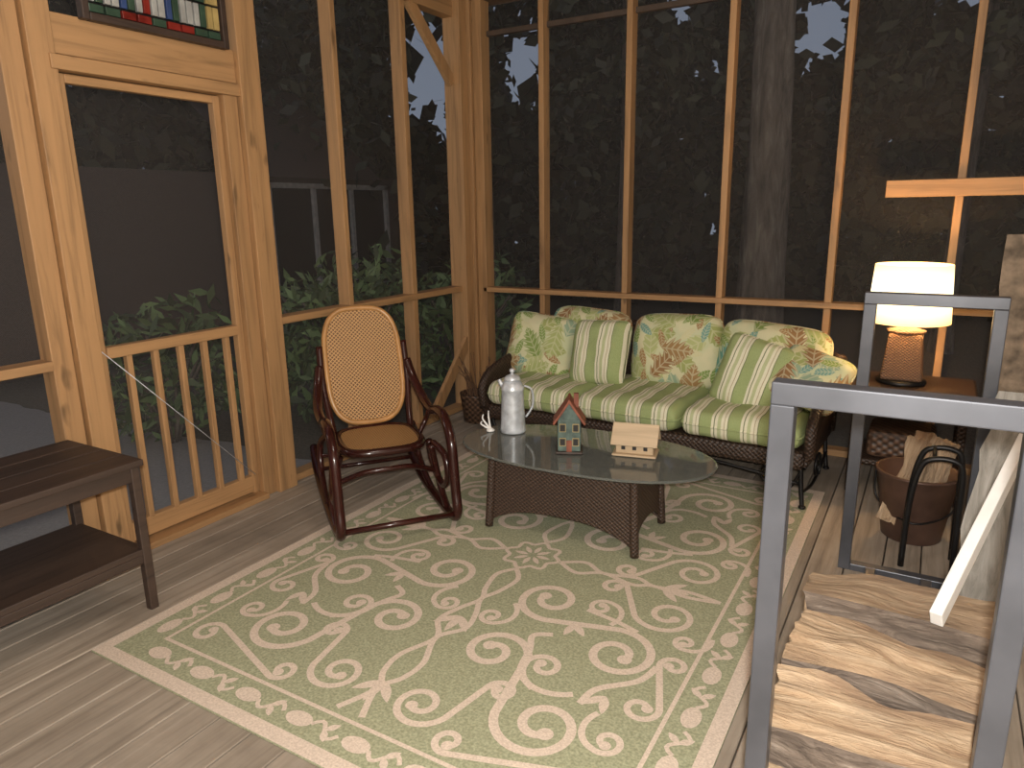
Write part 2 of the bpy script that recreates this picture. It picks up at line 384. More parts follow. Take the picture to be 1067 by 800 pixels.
vine([(.0,.14),(.05,.22),(.03,.34),(.0,.42),(.04,.52),(.06,.62),(.0,.72),(.05,.86),(.04,.96),(.0,1.04),(.05,1.17)],.022)
vine([(.14,.0),(.24,.05),(.34,.0),(.48,.03),(.56,.0),(.70,.02),(.83,.0)],.022)
vine([(.36,.50),(.30,.54),(.33,.62),(.36,.74),(.44,.80)],.024); vine([(.75,.50),(.72,.60),(.62,.70),(.60,.79)],.024)
vine([(.40,.29),(.52,.31),(.62,.34)],.022)
for sx,sy in MIR:
    for (x,y,r) in [(.40,.40,1.2),(.66,.72,1.8)]:
        for q in(-.45,.45): leafm(sx*x,sy*y,.085,.018,math.atan2(sy*math.sin(r+q),sx*math.cos(r+q)))
for sy in(1,-1):
    for y in(.56,1.0):
        for r in(-.75,0,.75): leafm(0,sy*y,.11,.020,PI/2*sy+r)
for sx in(1,-1):
    for r in(-.75,0,.75): leafm(sx*.60,0,.11,.020,(0 if sx>0 else PI)+r)
ribbon([(.115*math.cos(a)*(1+.12*math.cos(8*a)),.115*math.sin(a)*(1+.12*math.cos(8*a))) for a in np.linspace(0,2*PI,65)],.018)
for k in range(8): leafm(.02*math.cos(k*PI/4),.02*math.sin(k*PI/4),.068,.014,k*PI/4)
def rect(a,b,w):
    for P in [[(-a,-b),(a,-b)],[(a,-b),(a,b)],[(a,b),(-a,b)],[(-a,b),(-a,-b)]]:
        (xa,ya),(xb,yb)=P; dx=np.sign(xb-xa)*w/2;dy=np.sign(yb-ya)*w/2
        ribbon([(xa-dx,ya-dy),(xb+dx,yb+dy)],w)
rect(RW-.026,RH-.026,.05); rect(RW-.175,RH-.175,.014)
def border(L,fx):
    n=int(2*L/.21);st=2*L/n
    for i in range(n):
        c0=-L+st*(i+.5)
        for sg in(1,-1):
            px,py,r=fx(c0,sg)
            disc(px,py,.030,.050,r)
            ribbon([ (px+math.cos(r)*u-math.sin(r)*v, py+math.sin(r)*u+math.cos(r)*v) for u,v in [(.05+.11*t,.026*math.sin(PI*2*t)*(1 if i%2 else -1)) for t in np.linspace(0,1,10)]],.014)
            for q in(.9,-.9): leafm(px+math.cos(r)*.105,py+math.sin(r)*.105,.05,.014,r+q)
border(RH-.12,lambda c,s:(s*(RW-.11),c,PI/2)); border(RW-.12,lambda c,s:(c,s*(RH-.11),0))
mesh("scroll_pattern",PV,PF,cN.m,RG)
# ------------------------------------------------------------------ sofa
SF=group("wicker_sofa",(-1.40,4.0,.012),math.radians(-2.5)); SF.scale=(.915,1,1)
box("seat_deck",-1.05,1.05,-.36,.38,.20,.30,wick,SF,.03)
V=[];Fc=[];n=24
for i in range(n+1):
    u=-1+2*i/n; x=u*1.08; zt=.74+.04*math.cos(u*PI*1.5)*1-.10*u**4; yb=.40-.10*abs(u)**6
    V+=[(x,yb,.24),(x,yb+.06,zt),(x,yb+.10,zt),(x,yb+.05,.24)]
for i in range(n):
    for k in range(4): a=i*4;Fc.append((a+k,a+(k+1)%4,a+4+(k+1)%4,a+4+k))
Fc+=[(3,2,1,0),(n*4,n*4+1,n*4+2,n*4+3)]
mesh("back_panel",V,Fc,wick,SF,True)
tube("back_rim",[(-1.08+2.16*i/12,.40-.10*abs(-1+i/6)**6+.08,.74+.04*math.cos((-1+i/6)*PI*1.5)-.10*(-1+i/6)**4) for i in range(13)],.026,wick,SF,10)
for s in(1,-1):
    prof=[(.42,.64),(.25,.60),(.05,.55),(-.14,.52),(-.28,.48),(-.35,.42),(-.36,.36),(-.34,.28)]
    V=[];Fc=[]
    for y,z in prof:
        V+=[(s*1.045,y,z),(s*1.08,y,z),(s*1.06,y,.22),(s*1.03,y,.22)]
    for i in range(len(prof)-1):
        for k in range(4): a=i*4;Fc.append((a+k,a+(k+1)%4,a+4+(k+1)%4,a+4+k))
    m_=len(prof)-1; Fc+=[(3,2,1,0),(m_*4,m_*4+1,m_*4+2,m_*4+3)]
    mesh("arm_panel",V,Fc,wick,SF)
    tube("arm_roll",[(s*1.07,y,z) for y,z in prof],.030,wick,SF,12)
    for y in(-.30,.36):
        tube("leg",[(s*1.02,y,.26),(s*1.03,y-.01,.14),(s*1.05,y-.03,.008)],.013,black_iron,SF)
        lathe("foot",[(.012,0),(.02,.003),(.02,.012),(.012,.016)],black_iron,SF,12,(s*1.05,y-.03,0))
    sp=[(s*(.86+ .075*math.exp(-.17*t)*math.cos(t)),-.31,.135+.07*math.exp(-.17*t)*math.sin(t)) for t in np.linspace(-.8,9,34)]
    tube("scroll_bracket",sp,.008,black_iron,SF,6,1)
    tube("scroll_link",[(s*1.03,-.31,.20),(s*.98,-.31,.10),(s*.92,-.31,.07),(s*.86,-.31,.07)],.008,black_iron,SF,6)
    sp=[(s*1.05,.02+ .09*math.exp(-.15*t)*math.cos(t),.115+.085*math.exp(-.15*t)*math.sin(t)) for t in np.linspace(-.8,9,34)]
    tube("scroll_side",sp,.008,black_iron,SF,6,1)
    tube("side_stretcher",[(s*1.04,-.31,.08),(s*1.04,0,.03),(s*1.04,.35,.10)],.009,black_iron,SF,6)
tube("front_stretcher",[(-1.03,-.31,.12),(-.5,-.31,.17),(0,-.31,.18),(.5,-.31,.17),(1.03,-.31,.12)],.009,black_iron,SF,6)
for i,xx in enumerate((-.69,0,.69)):
    pillow("seat_cushion_%d"%i,.69,.72,.16,stripe,SF,(xx,-.04,.375),(math.radians(90),0,0),10,.38,.01)
    pillow("back_cushion_%d"%i,(.62,.62,.68)[i],.46,.24,flor,SF,(xx+(.10,.07,.0)[i],.25,.625-(.02 if i==2 else 0)),(math.radians(-16),math.radians((3,-2,4)[i]),0),4,.45,.0,22,.12)
pillow("floral_pillow_a",.52,.44,.18,flor,SF,(-.88,.08,.61),(math.radians(-20),math.radians(6),math.radians(8)),rcn=.12)
pillow("striped_pillow_a",.42,.42,.17,stripe,SF,(-.38,.02,.62),(math.radians(-20),math.radians(-2),0),rcn=.1)
pillow("striped_pillow_b",.44,.42,.17,stripe,SF,(.66,-.02,.585),(math.radians(-24),math.radians(12),math.radians(-6)),rcn=.1)
pillow("floral_pillow_b",.42,.36,.16,flor,SF,(.98,-.02,.60),(math.radians(-50),math.radians(12),math.radians(-12)),rcn=.12)
# ------------------------------------------------------------------ coffee table
CT=group("coffee_table",(-1.34,2.91,.016),math.radians(2))
CX=-.035
def frustum(name,w0,d0,w1,d1,z0,z1,mat,par,th=.02,arch=.085):
    n=14
    for (ax,sg) in((0,1),(0,-1),(1,1),(1,-1)):
        V=[];Fc=[]
        for i in range(n+1):
            u=-1+2*i/n
            zb=z0+arch*(1-abs(u)**3.0)+.03
            f=(zb-z0)/(z1-z0)
            for off in(0,-th):
                for z,ff in((zb,f),(z1,1.)):
                    w=(w0+(w1-w0)*ff)/2;d=(d0+(d1-d0)*ff)/2
                    if ax==0: V.append((CX+u*w,sg*(d+off),z))
                    else: V.append((CX+sg*(w+off),u*d,z))
        for i in range(n):
            a=i*4
            for q in((0,1,5,4),(2,6,7,3),(0,4,6,2),(1,3,7,5)): Fc.append(tuple(a+k for k in q))
        Fc+=[(0,2,3,1),(n*4,n*4+1,n*4+3,n*4+2)]
        mesh(name,V,Fc,mat,par)
frustum("wicker_panel",.73,.40,.70,.36,.0,.365,wickt,CT)
for sx in(1,-1):
    for sy in(1,-1):
        tube("leg",[(CX+sx*.35,sy*.18,.365),(CX+sx*.358,sy*.19,.18),(CX+sx*.367,sy*.20,.004)],.02,wickt,CT,10)
tube("top_rim",[(CX+.36,.19,.36),(CX-.36,.19,.36),(CX-.36,-.19,.36),(CX+.36,-.19,.36)],.015,wickt,CT,8,0,True)
gN=NT("smoked_glass",.04); gN.b.inputs["Base Color"].default_value=(.34,.36,.33,1); gN.b.inputs["Transmission Weight"].default_value=.7; gN.b.inputs["IOR"].default_value=1.45
V=[];Fc=[];n=64
prof=[(.985,.375),(1,.379),(1,.384),(.985,.388)]
for f,z in prof:
    for k in range(n):
        a=2*PI*k/n;c_,s_=math.cos(a),math.sin(a)
        V.append((.62*f*math.copysign(abs(c_)**.85,c_),.32*f*math.copysign(abs(s_)**.9,s_),z))
for i in range(3):
    for k in range(n): Fc.append((i*n+k,i*n+(k+1)%n,(i+1)*n+(k+1)%n,(i+1)*n+k))
Fc+=[tuple(range(n))[::-1],tuple(3*n+k for k in range(n))]
mesh("glass_top",V,Fc,gN.m,CT)
ZT=.406
PT=group("metal_pitcher",(-1.77,3.0,ZT))
lathe("body",[(.062,0),(.066,.006),(.064,.02),(.060,.10),(.056,.19),(.055,.215),(.059,.22),(.058,.228),(.050,.25),(.038,.268)],galv,PT)
lathe("lid",[(.040,.268),(.042,.274),(.034,.288),(.012,.298),(.006,.304),(.014,.312),(.014,.322),(.004,.328)],galv,PT)
tube("spout",[(-.045,-.0,.215),(-.068,-.0,.245),(-.078,0,.262)],.014,galv,PT,8,5,False,.009)
tube("handle",[(.045,.04,.235),(.075,.065,.21),(.078,.068,.13),(.05,.045,.07)],.006,galv,PT)
WR_=group("white_branch_coral",(-1.875,2.95,ZT)); WR_.scale=(.8,.8,.85)
lathe("base",[(.025,0),(.028,.006),(.018,.014),(.008,.02)],white_p,WR_,16)
for a,b in((-.045,.10),(-.01,.125),(-.055,.055)): tube("prong",[(0,0,.01),(a*.6,a*.2,b*.45),(a*1.1,a*.3,b*.75),(a,a*.2,b)],.0075,white_p,WR_,8,5,False,.004)
BH=group("painted_birdhouse",(-1.385,2.86,ZT),math.radians(25)); BH.scale=(1,1,1.22)
teal=plain("teal_paint",(.09,.135,.115),.6,0,.5,30); redp=plain("rust_red_roof",(.25,.075,.04),.6,0,.4,20); dkp=plain("dark_window",(.02,.02,.02),.4); crm=plain("yellow_trim",(.40,.30,.13),.6)
box("base",-.062,.062,-.062,.062,0,.01,darkwood,BH); box("body",-.052,.052,-.052,.052,.01,.135,teal,BH)
mesh("gable",[(-.052,-.052,.135),(.052,-.052,.135),(0,-.052,.20),(-.052,.052,.135),(.052,.052,.135),(0,.052,.20)],[(0,1,2),(5,4,3),(0,2,5,3),(1,4,5,2)],teal,BH)
beam("roof_l",(-.072,0,.118),(.004,0,.212),.135,.010,redp,BH); beam("roof_r",(.072,0,.118),(-.004,0,.212),.135,.010,redp,BH)
box("chimney",.02,.042,.0,.022,.17,.225,redp,BH,.001)
for xx in(-.03,.03):
    for z in(.035,.09): box("window",xx-.012,xx+.012,-.0555,-.051,z,z+.026,dkp,BH,0); box("trim",xx-.015,xx+.015,-.054,-.0515,z-.003,z+.029,crm,BH,0)
    box("side_window",.051,.055,xx-.012,xx+.012,.08,.11,dkp,BH,0); box("side_window",-.055,-.051,xx-.012,xx+.012,.08,.11,dkp,BH,0)
box("door",-.012,.012,-.056,-.051,.01,.055,redp,BH,0)
BW=group("wooden_birdhouse",(-1.10,2.97,ZT),math.radians(12))
lw1=wood("raw_basswood",(.54,.40,.25),0,.6,False,.2); lw2=wood("raw_basswood_roof",(.60,.46,.30),0,.6,False,.2)
box("base",-.10,.10,-.065,.065,0,.01,lw1,BW); box("body",-.085,.085,-.045,.045,.01,.07,lw1,BW)
mesh("gable",[(-.085,-.045,.07),(-.085,.045,.07),(-.085,0,.125),(.085,-.045,.07),(.085,.045,.07),(.085,0,.125)],[(0,2,1),(3,4,5),(0,3,5,2),(1,2,5,4)],lw1,BW)
beam("roof_front",(0,-.072,.055),(0,.004,.14),.21,.010,lw2,BW); beam("roof_rear",(0,.072,.055),(0,-.004,.14),.21,.010,lw2,BW)
for xx in(-.05,0,.05): box("hole",xx-.009,xx+.009,-.048,-.044,.028,.048,dkp,BW,.004)
# ------------------------------------------------------------------ rocking chair
RC=group("bentwood_rocking_chair",(-2.37,2.66,.014),math.radians(-38))
M=darkwood_rock
def oval(cx,cz,tilt,w,h,n=28,ex=.75):
    P=[]
    for k in range(n):
        a=2*PI*k/n;c_,s_=math.cos(a),math.sin(a)
        y=w/2*math.copysign(abs(c_)**ex,c_);v=h/2*math.copysign(abs(s_)**ex,s_)
        P.append((cx-v*math.sin(tilt),y,cz+v*math.cos(tilt)))
    return P
tl=math.radians(18)
P=oval(-.30,.69,tl,.40,.62,28,.62)
goldw=plain("honey_bentwood",(.46,.24,.085),.3)
tube("back_frame",P,.015,goldw,RC,8,2,True)
def flat(name,w,h,mat,par,loc,rot,ex=.75,th=.006):
    n=40;V=[]
    for s in(-1,1):
        for k in range(n):
            a=2*PI*k/n;c_,s_=math.cos(a),math.sin(a)
            V.append((s*th/2,w/2*math.copysign(abs(c_)**ex,c_),h/2*math.copysign(abs(s_)**ex,s_)))
    Fc=[tuple(range(n))[::-1],tuple(range(n,2*n))]+[(k,(k+1)%n,n+(k+1)%n,n+k) for k in range(n)]
    o=mesh(name,V,Fc,mat,par);o.location=loc;o.rotation_euler=rot;return o
flat("back_cane",.39,.61,canem,RC,(-.30,0,.69),(0,-tl,0),.62)
for s in(1,-1):
    y=s*.25; Y=y*1.10
    tube("back_post",[(-.12,y*.80,.32),(-.20,y*.84,.43),(-.27,y*.90,.60),(-.33,y*.90,.80)],.018,M,RC)
    tube("rocker_loop",[(-.30,y*.93,.70),(-.25,y*1.02,.60),(-.14,Y,.515),(.02,Y,.49),(.16,Y,.52),(.28,Y,.51),(.37,Y,.43),(.40,Y,.31),(.42,Y,.18),(.44,Y,.09),(.38,Y,.038),(.20,Y,.024),(.0,Y,.022),(-.25,Y,.038),(-.48,Y,.10),(-.60,y*1.08,.17)],.024,M,RC,10)
    tube("inner_scroll",[(.18,y*.95,.36),(.29,y*1.05,.33),(.32,y*1.08,.23),(.24,y*1.08,.15),(.13,y*1.06,.17),(.08,y*1.0,.26),(.10,y*.95,.35)],.018,M,RC,8)
    tube("rear_scroll",[(-.20,y*.9,.36),(-.30,y*1.04,.28),(-.28,y*1.08,.15),(-.16,y*1.10,.07),(-.02,y*1.10,.03)],.018,M,RC,8)
    tube("front_leg",[(.18,y*.9,.35),(.14,y*1.04,.20),(.18,y*1.10,.09),(.28,y*1.10,.03)],.018,M,RC,8)
    tube("arm_stay",[(-.02,y*.88,.36),(-.04,y*1.04,.42),(.0,y*1.10,.49)],.014,M,RC,8)
tube("front_stretcher",[(.435,-.27,.075),(.435,.27,.075)],.015,M,RC,8,0)
tube("rear_stretcher",[(-.42,-.27,.09),(-.42,.27,.09)],.012,M,RC,8,0)
tube("mid_stretcher",[(-.26,-.26,.22),(-.26,.26,.22)],.011,M,RC,8,0)
tube("under_seat_bow",[(.14,-.25,.20),(.20,-.12,.26),(.22,0,.27),(.20,.12,.26),(.14,.25,.20)],.014,M,RC,8)
SO=[(.01+ (.21)*math.copysign(abs(math.cos(a))**.6,math.cos(a)), .20*math.copysign(abs(math.sin(a))**.6,math.sin(a)),.360) for a in [2*PI*k/32 for k in range(32)]]
tube("seat_frame",SO,.022,M,RC,8,2,True)
n=32;V=[(x_,y_*.95,.363) for x_,y_,z_ in SO]+[(x_,y_*.95,.373) for x_,y_,z_ in SO]
mesh("seat_cane",V,[tuple(range(n))[::-1],tuple(range(n,2*n))]+[(k,(k+1)%n,n+(k+1)%n,n+k) for k in range(n)],caneS,RC)
# ------------------------------------------------------------------ side table (left)
ST=group("console_table")
sx0,sx1,sy0,sy1=-3.0,-2.5,.52,1.475
for i in range(4):
    a=sx0-.0+i*.128; box("top_board_%d"%i,a,a+.125,sy0-.02,sy1+.01,.59,.615,darkwood,ST)
box("apron_f",sx1-.03,sx1-.012,sy0+.03,sy1-.03,.53,.59,darkwood,ST);box("apron_b",sx0+.012,sx0+.03,sy0+.03,sy1-.03,.53,.59,darkwood,ST)
box("apron_s",sx0+.03,sx1-.03,sy1-.035,sy1-.015,.53,.59,darkwood,ST);box("apron_t",sx0+.03,sx1-.03,sy0+.015,sy0+.035,.53,.59,darkwood,ST)
for a in(sx0+.005,sx1-.04):
    for b in(sy0,sy1-.035): box("leg",a,a+.034,b,b+.034,0,.59,darkwood,ST)
box("shelf",sx0+.01,sx1-.01,sy0+.01,sy1-.01,.235,.26,darkwood,ST)
box("shelf_rail",sx1-.035,sx1-.012,sy0+.03,sy1-.03,.20,.235,darkwood,ST)
# ------------------------------------------------------------------ log rack
LR=group("firewood_rack")
def frame(y,xa,xb,h,t=.045,nm="f"):
    box(nm+"_leg_l",xa,xa+t,y,y+t,0,h-t,steel,LR,.003); box(nm+"_leg_r",xb-t,xb,y,y+t,0,h-t,steel,LR,.003)
    box(nm+"_top",xa,xb,y,y+t,h-t,h,steel,LR,.003); box(nm+"_bottom",xa+t,xb-t,y,y+t,.0,.03,steel,LR,.003)
frame(1.41,-.25,.205,1.17,nm="near"); frame(3.08,-.225,.245,1.17,nm="far")
for xx in(-.12,.08): box("base_rail",xx,xx+.04,1.455,3.08,.0,.03,steel,LR,.003)
def log(cy,cz,L,ry,rz,seed,par,cx=-.02,yaw=0.,name="split_log",roll=None,kind=None,bs=None):
    rnd=random.Random(seed)
    kk=rnd.choice((0,1,1,2)); kind=kk if kind is None else kind
    if kind==0: corners=[(-1,-.8),(.9,-1),(1,.5),(.1,1),(-.9,.7)]
    elif kind==1: corners=[(-1,-.9),(1,-1),(1,.85),(-.6,1)]
    else: corners=[(-1,-.6),(0,-1),(1,-.7),(1,.9),(-1,.75)]
    corners=[(a*rnd.uniform(.9,1.04),b*rnd.uniform(.85,1.02)) for a,b in corners]
    pts=[];side=[];q=8
    for i in range(len(corners)):
        a=corners[i];b=corners[(i+1)%len(corners)]
        for k in range(q): t=k/q; pts.append(((a[0]+(b[0]-a[0])*t)*ry,(a[1]+(b[1]-a[1])*t)*rz)); side.append(i)
    n=len(pts);m=26
    rid=[rnd.uniform(-1,1)*.0030 for _ in range(n)]; ph=[rnd.uniform(0,6.28) for _ in range(6)]
    e0=[rnd.uniform(-.008,.008) for _ in range(n)];e1=[rnd.uniform(-.008,.008) for _ in range(n)]
    V=[]
    for i in range(m+1):
        u=-1+2*i/m
        bend=.012*math.sin(2.2*u+ph[0]); tw=.14*u*math.sin(ph[1]); sc_=1+.06*math.sin(3*u+ph[2])+.035*math.sin(7*u+ph[3])
        for k,(a,b) in enumerate(pts):
            l=math.hypot(a,b) or 1; r_=rid[k]+.005*math.sin(5*u+k*.45+ph[4])+.004*math.sin(2.5*u-k*.8+ph[5])+.0012*rnd.uniform(-1,1)
            a2=(a+a/l*r_)*sc_;b2=(b+b/l*r_)*sc_
            xx=u*L/2+(e0[k] if i==0 else e1[k] if i==m else 0)
            V.append((xx,a2*math.cos(tw)-b2*math.sin(tw)+bend,a2*math.sin(tw)+b2*math.cos(tw)))
    Fc=[];fm=[]
    if bs is None: bs=(0,) if kind!=2 else (1,)
    for i in range(m):
        for k in range(n): Fc.append((i*n+k,i*n+(k+1)%n,(i+1)*n+(k+1)%n,(i+1)*n+k)); fm.append(1 if side[k] in bs else 0)
    Fc+=[tuple(range(n))[::-1],tuple(m*n+k for k in range(n))];fm+=[0,0]
    o=mesh(name,V,Fc,None,par,False,[splitwood,logbark],fm); o.location=(cx,cy,cz); o.rotation_euler=(rnd.uniform(-.12,.12) if roll is None else roll,rnd.uniform(-.02,.02),yaw); return o
FW=group("firewood_stack")
rows=[(1.56,.10,.09,.06,0,1,None),(1.76,.10,.09,.06,.1,1,None),(1.96,.10,.09,.06,3,2,None),(2.16,.10,.09,.06,0,0,None),(2.36,.10,.085,.06,.1,1,None),
      (1.58,.215,.10,.055,.05,1,(2,)),(1.81,.22,.11,.06,-.08,2,None),(2.04,.22,.11,.06,.05,1,None),(2.27,.21,.09,.05,.2,0,(2,3)),
      (1.575,.322,.100,.055,.30,1,(3,)),(1.815,.360,.108,.064,.14,0,(4,)),(2.065,.380,.118,.075,-.12,2,(4,))]
for i,(a,b,c_,d_,rl,kd,bs) in enumerate(rows): log(a,b,.40+.03*(i%3),c_,d_,i+3,FW,-.018+.014*(i%3),(.05*((i*7)%5-2) if i<9 else (.05,-.09,.04)[i-9]),roll=rl,kind=kd,bs=bs)
SL=group("grey_weathered_plank")
def slab(a,b,w,t,seed,par,side=(1,0,0),mat=bark):
    rnd=random.Random(seed);a=Vector(a);b=Vector(b);d=b-a;s=Vector(side);nn_=d.cross(s).normalized();n=12;V=[];Fc=[]
    for i in range(n+1):
        p=a+d*i/n; w0=w/2*rnd.uniform(.9,1.05); w1=w/2*rnd.uniform(.9,1.05)
        V+=[p-s*w0,p+s*w1,p+s*w1*.9+nn_*t,p-s*w0*.9+nn_*t]
    for i in range(n):
        for k in range(4): q=i*4;Fc.append((q+k,q+(k+1)%4,q+4+(k+1)%4,q+4+k))
    Fc+=[(3,2,1,0),(n*4,n*4+1,n*4+2,n*4+3)]
    return mesh("slab",V,Fc,mat,par)
greyslab=NT("grey_weathered_board",.9); gg=greyslab.noise(greyslab.map(greyslab.coord(),(20,6,3)),1.,7,.7,1.)
greyslab.col(greyslab.ramp(gg,[(.3,(.14,.13,.11)),(.55,(.30,.285,.255)),(.75,(.42,.40,.37))])); greyslab.bump(gg,.8,.01)
slab((.285,2.78,.0),(.375,3.035,.84),.28,.03,1,SL,(1,0,0),greyslab.m)
SL2=group("bark_slab")
tanbark=plain("weathered_slab_wood",(.24,.18,.125),.9,0,.6,18,.8)
slab((.41,3.85,.01),(.41,3.93,1.36),.30,.05,5,SL2,(1,0,0),tanbark)
WB_=group("white_trim_board"); beam("strip",(.095,1.92,.482),(.285,2.52,.81),.03,.05,white_p,WB_)
BK=group("kindling_bucket",(.03,3.58,0))
cop=plain("copper_brown",(.13,.075,.055),.4,.4,.4,8)
lathe("pail",[(.12,0),(.125,.005),(.165,.30),(.175,.31),(.175,.32),(.160,.32),(.118,.012)],cop,BK,32)
tube("bail",[(-.17,0,.30),(-.15,-.02,.16),(0,-.16,.12),(.15,-.05,.16),(.17,0,.30)],.005,black_iron,BK,6)
for i,(a,b,yw) in enumerate([(-.05,-.03,.2),(.04,.02,-.3),(.0,.07,.5),(.08,-.02,.1)]):
    o=log(b,.27,.40,.04,.03,40+i,BK,a,0,"kindling"); o.rotation_euler=(0.1,-1.15-.1*i,yw+.8)
LC=group("iron_log_cradle",(.08,3.20,0))
for y in(0,.16):
    tube("arch",[(-.075,y,0.012),(-.07,y,.3),(-.045,y,.46),(.0,y,.50),(.07,y,.50),(.10,y,.46),(.105,y,.3),(.11,y,0.012)],.012,black_iron,LC,8,5)
for a in[(-.07,.3),(.105,.3),(.0,.50),(-.074,.06),(.108,.06)]: tube("tie",[(a[0],0,a[1]),(a[0],.16,a[1])],.008,black_iron,LC,6,0)
# ------------------------------------------------------------------ lamp and its table
LT=group("wicker_side_table")
box("top",-.33,.25,3.99,4.46,.545,.58,wick,LT,.012); box("skirt",-.30,.22,4.02,4.43,.46,.545,wick,LT,.01)
for a in(-.30,.18):
    for b in(4.02,4.39): box("leg",a,a+.04,b,b+.04,0,.46,wick,LT,.008)
box("lower_shelf",-.29,.21,4.03,4.42,.16,.19,wick,LT,.008)
box("shelf_basket",-.22,.10,4.07,4.38,.19,.34,wickb,LT,.03)
TL=group("table_lamp",(-.095,4.22,.58))
lathe("foot",[(.115,0),(.12,.01),(.112,.025)],black_iron,TL)
V=[];
for z,h in((.025,.100),(.27,.078)):
    V+=[(-h,-h,z),(h,-h,z),(h,h,z),(-h,h,z)]
bev(mesh("wicker_base",V,BF,wick2,TL),.018,3)
lathe("cap",[(.088,.27),(.092,.28),(.05,.292),(.012,.30)],wick2,TL)
tube("stem",[(0,0,.29),(0,0,.42)],.008,black_iron,TL,8,0)
sh=NT("lamp_shade",.8); sh.b.inputs["Base Color"].default_value=(.9,.78,.55,1); zz=sh.sep(sh.coord())[2]
sh.set(sh.b.inputs["Emission Color"],sh.ramp(zz,[(.33,(1,.50,.14)),(.42,(1,.80,.45)),(.52,(1,.84,.54)),(.62,(1,.62,.22))])); sh.b.inputs["Emission Strength"].default_value=2.4
V=[];Fc=[];n=40
for r,z in((.196,.325),(.178,.62),(.174,.62),(.192,.325)):
    for k in range(n): a=2*PI*k/n;V.append((r*math.cos(a),r*math.sin(a),z))
for i in range(3):
    for k in range(n): Fc.append((i*n+k,i*n+(k+1)%n,(i+1)*n+(k+1)%n,(i+1)*n+k))
mesh("shade",V,Fc,sh.m,TL,True)
bu=NT("bulb_glow"); bu.b.inputs["Emission Color"].default_value=(1,.8,.5,1); bu.b.inputs["Emission Strength"].default_value=8
lathe("bulb",[(.012,.40),(.03,.43),(.035,.46),(.03,.49),(.005,.505)],bu.m,TL,16)
TB=group("grapevine_twig_basket",(-2.78,4.22,0))
lathe("basket",[(.09,0),(.11,.01),(.13,.20),(.135,.215),(.12,.215),(.10,.02)],wickb,TB)
rt=random.Random(3)
for i in range(26):
    a=rt.uniform(0,6.28);r=rt.uniform(.02,.08); a2=a+rt.uniform(-.6,.6);r2=rt.uniform(.08,.17)
    tube("twig",[(r*math.cos(a),r*math.sin(a),.05),(r*1.2*math.cos(a),r*1.2*math.sin(a),.25),(r2*math.cos(a2),r2*math.sin(a2),rt.uniform(.36,.5))],.005,wick2,TB,5,4,False,.002)
# ------------------------------------------------------------------ outdoors
gr=NT("gravel_ground",.95); ng=gr.noise(gr.coord(),45,6,.7); gx=gr.sep(gr.coord())
drive=gr.math('LESS_THAN',gr.math('ADD',gx[1],gr.math('MULTIPLY',gr.noise(gr.coord(),.8,2),1.2)),4.2)
gr.col(gr.mix(drive,gr.ramp(ng,[(.3,(.06,.052,.038)),(.7,(.16,.14,.10))]),gr.ramp(ng,[(.2,(.25,.235,.22)),(.8,(.37,.355,.335))]))); gr.bump(ng,.4,.01)
mesh("ground",[(-30,-12,-.35),(22,-12,-.35),(22,30,-.35),(-30,30,-.35)],[(0,1,2,3)],gr.m)
brk=NT("brick_wall",.9); bt=brk.n("ShaderNodeTexBrick"); brk.set(bt.inputs["Vector"],brk.map(brk.comb(brk.sep(brk.coord())[1],brk.sep(brk.coord())[2],0.),(4.2,4.2,1)))
bt.inputs["Color1"].default_value=(.10,.068,.055,1);bt.inputs["Color2"].default_value=(.08,.055,.045,1);bt.inputs["Mortar"].default_value=(.14,.125,.11,1);bt.inputs["Mortar Size"].default_value=.025
brk.col(bt.outputs[0])
HS=group("neighbour_house")
box("brick_facade",-9.6,-9.1,-3.,11.2,-.35,2.1,brk.m,HS,0)
shg=NT("roof_shingles",.9); b2=shg.n("ShaderNodeTexBrick"); shg.set(b2.inputs["Vector"],shg.map(shg.comb(shg.sep(shg.coord())[1],shg.sep(shg.coord())[2],0.),(3,5,1)))
b2.inputs["Color1"].default_value=(.13,.085,.065,1);b2.inputs["Color2"].default_value=(.09,.065,.052,1);b2.inputs["Mortar"].default_value=(.04,.03,.025,1)
shg.col(b2.outputs[0])
mesh("roof",[(-8.8,7.6,2.05),(-8.8,10.4,2.05),(-10.8,10.4,3.7),(-10.8,7.6,3.7)],[(0,1,2,3)],shg.m,HS)
tw=plain("weathered_white_trim",(.50,.48,.45),.7)
for a in[(7.95,10.8,1.90,1.98),(7.95,8.03,.2,1.98),(10.72,10.8,.2,1.98),(8.9,8.97,.2,1.92),(9.8,9.87,.2,1.92),(7.95,10.8,.2,.26)]: box("window_trim",-9.08,-9.02,*a,tw,HS,0)
box("window_glass",-9.095,-9.085,8.0,10.75,.25,1.93,dkp,HS,0)
def trunk(x,y,r,h,seed,name="tree"):
    g_=group(name,(x,y,-.35)); rnd=random.Random(seed); n=20;m=24;V=[];Fc=[];ph=rnd.uniform(0,6)
    for i in range(m+1):
        z=h*i/m; rr=r*(1-.35*i/m)*(1+.5*math.exp(-z*2.2)); ox=.03*math.sin(z*.7+ph)
        for k in range(n):
            a=2*PI*k/n; q=rr*(1+.07*math.sin(5*a+ph+z*.6)+.03*rnd.uniform(-1,1)); V.append((ox+q*math.cos(a),q*math.sin(a),z))
    for i in range(m):
        for k in range(n): Fc.append((i*n+k,i*n+(k+1)%n,(i+1)*n+(k+1)%n,(i+1)*n+k))
    mesh("trunk",V,Fc,bark,g_,True); return g_
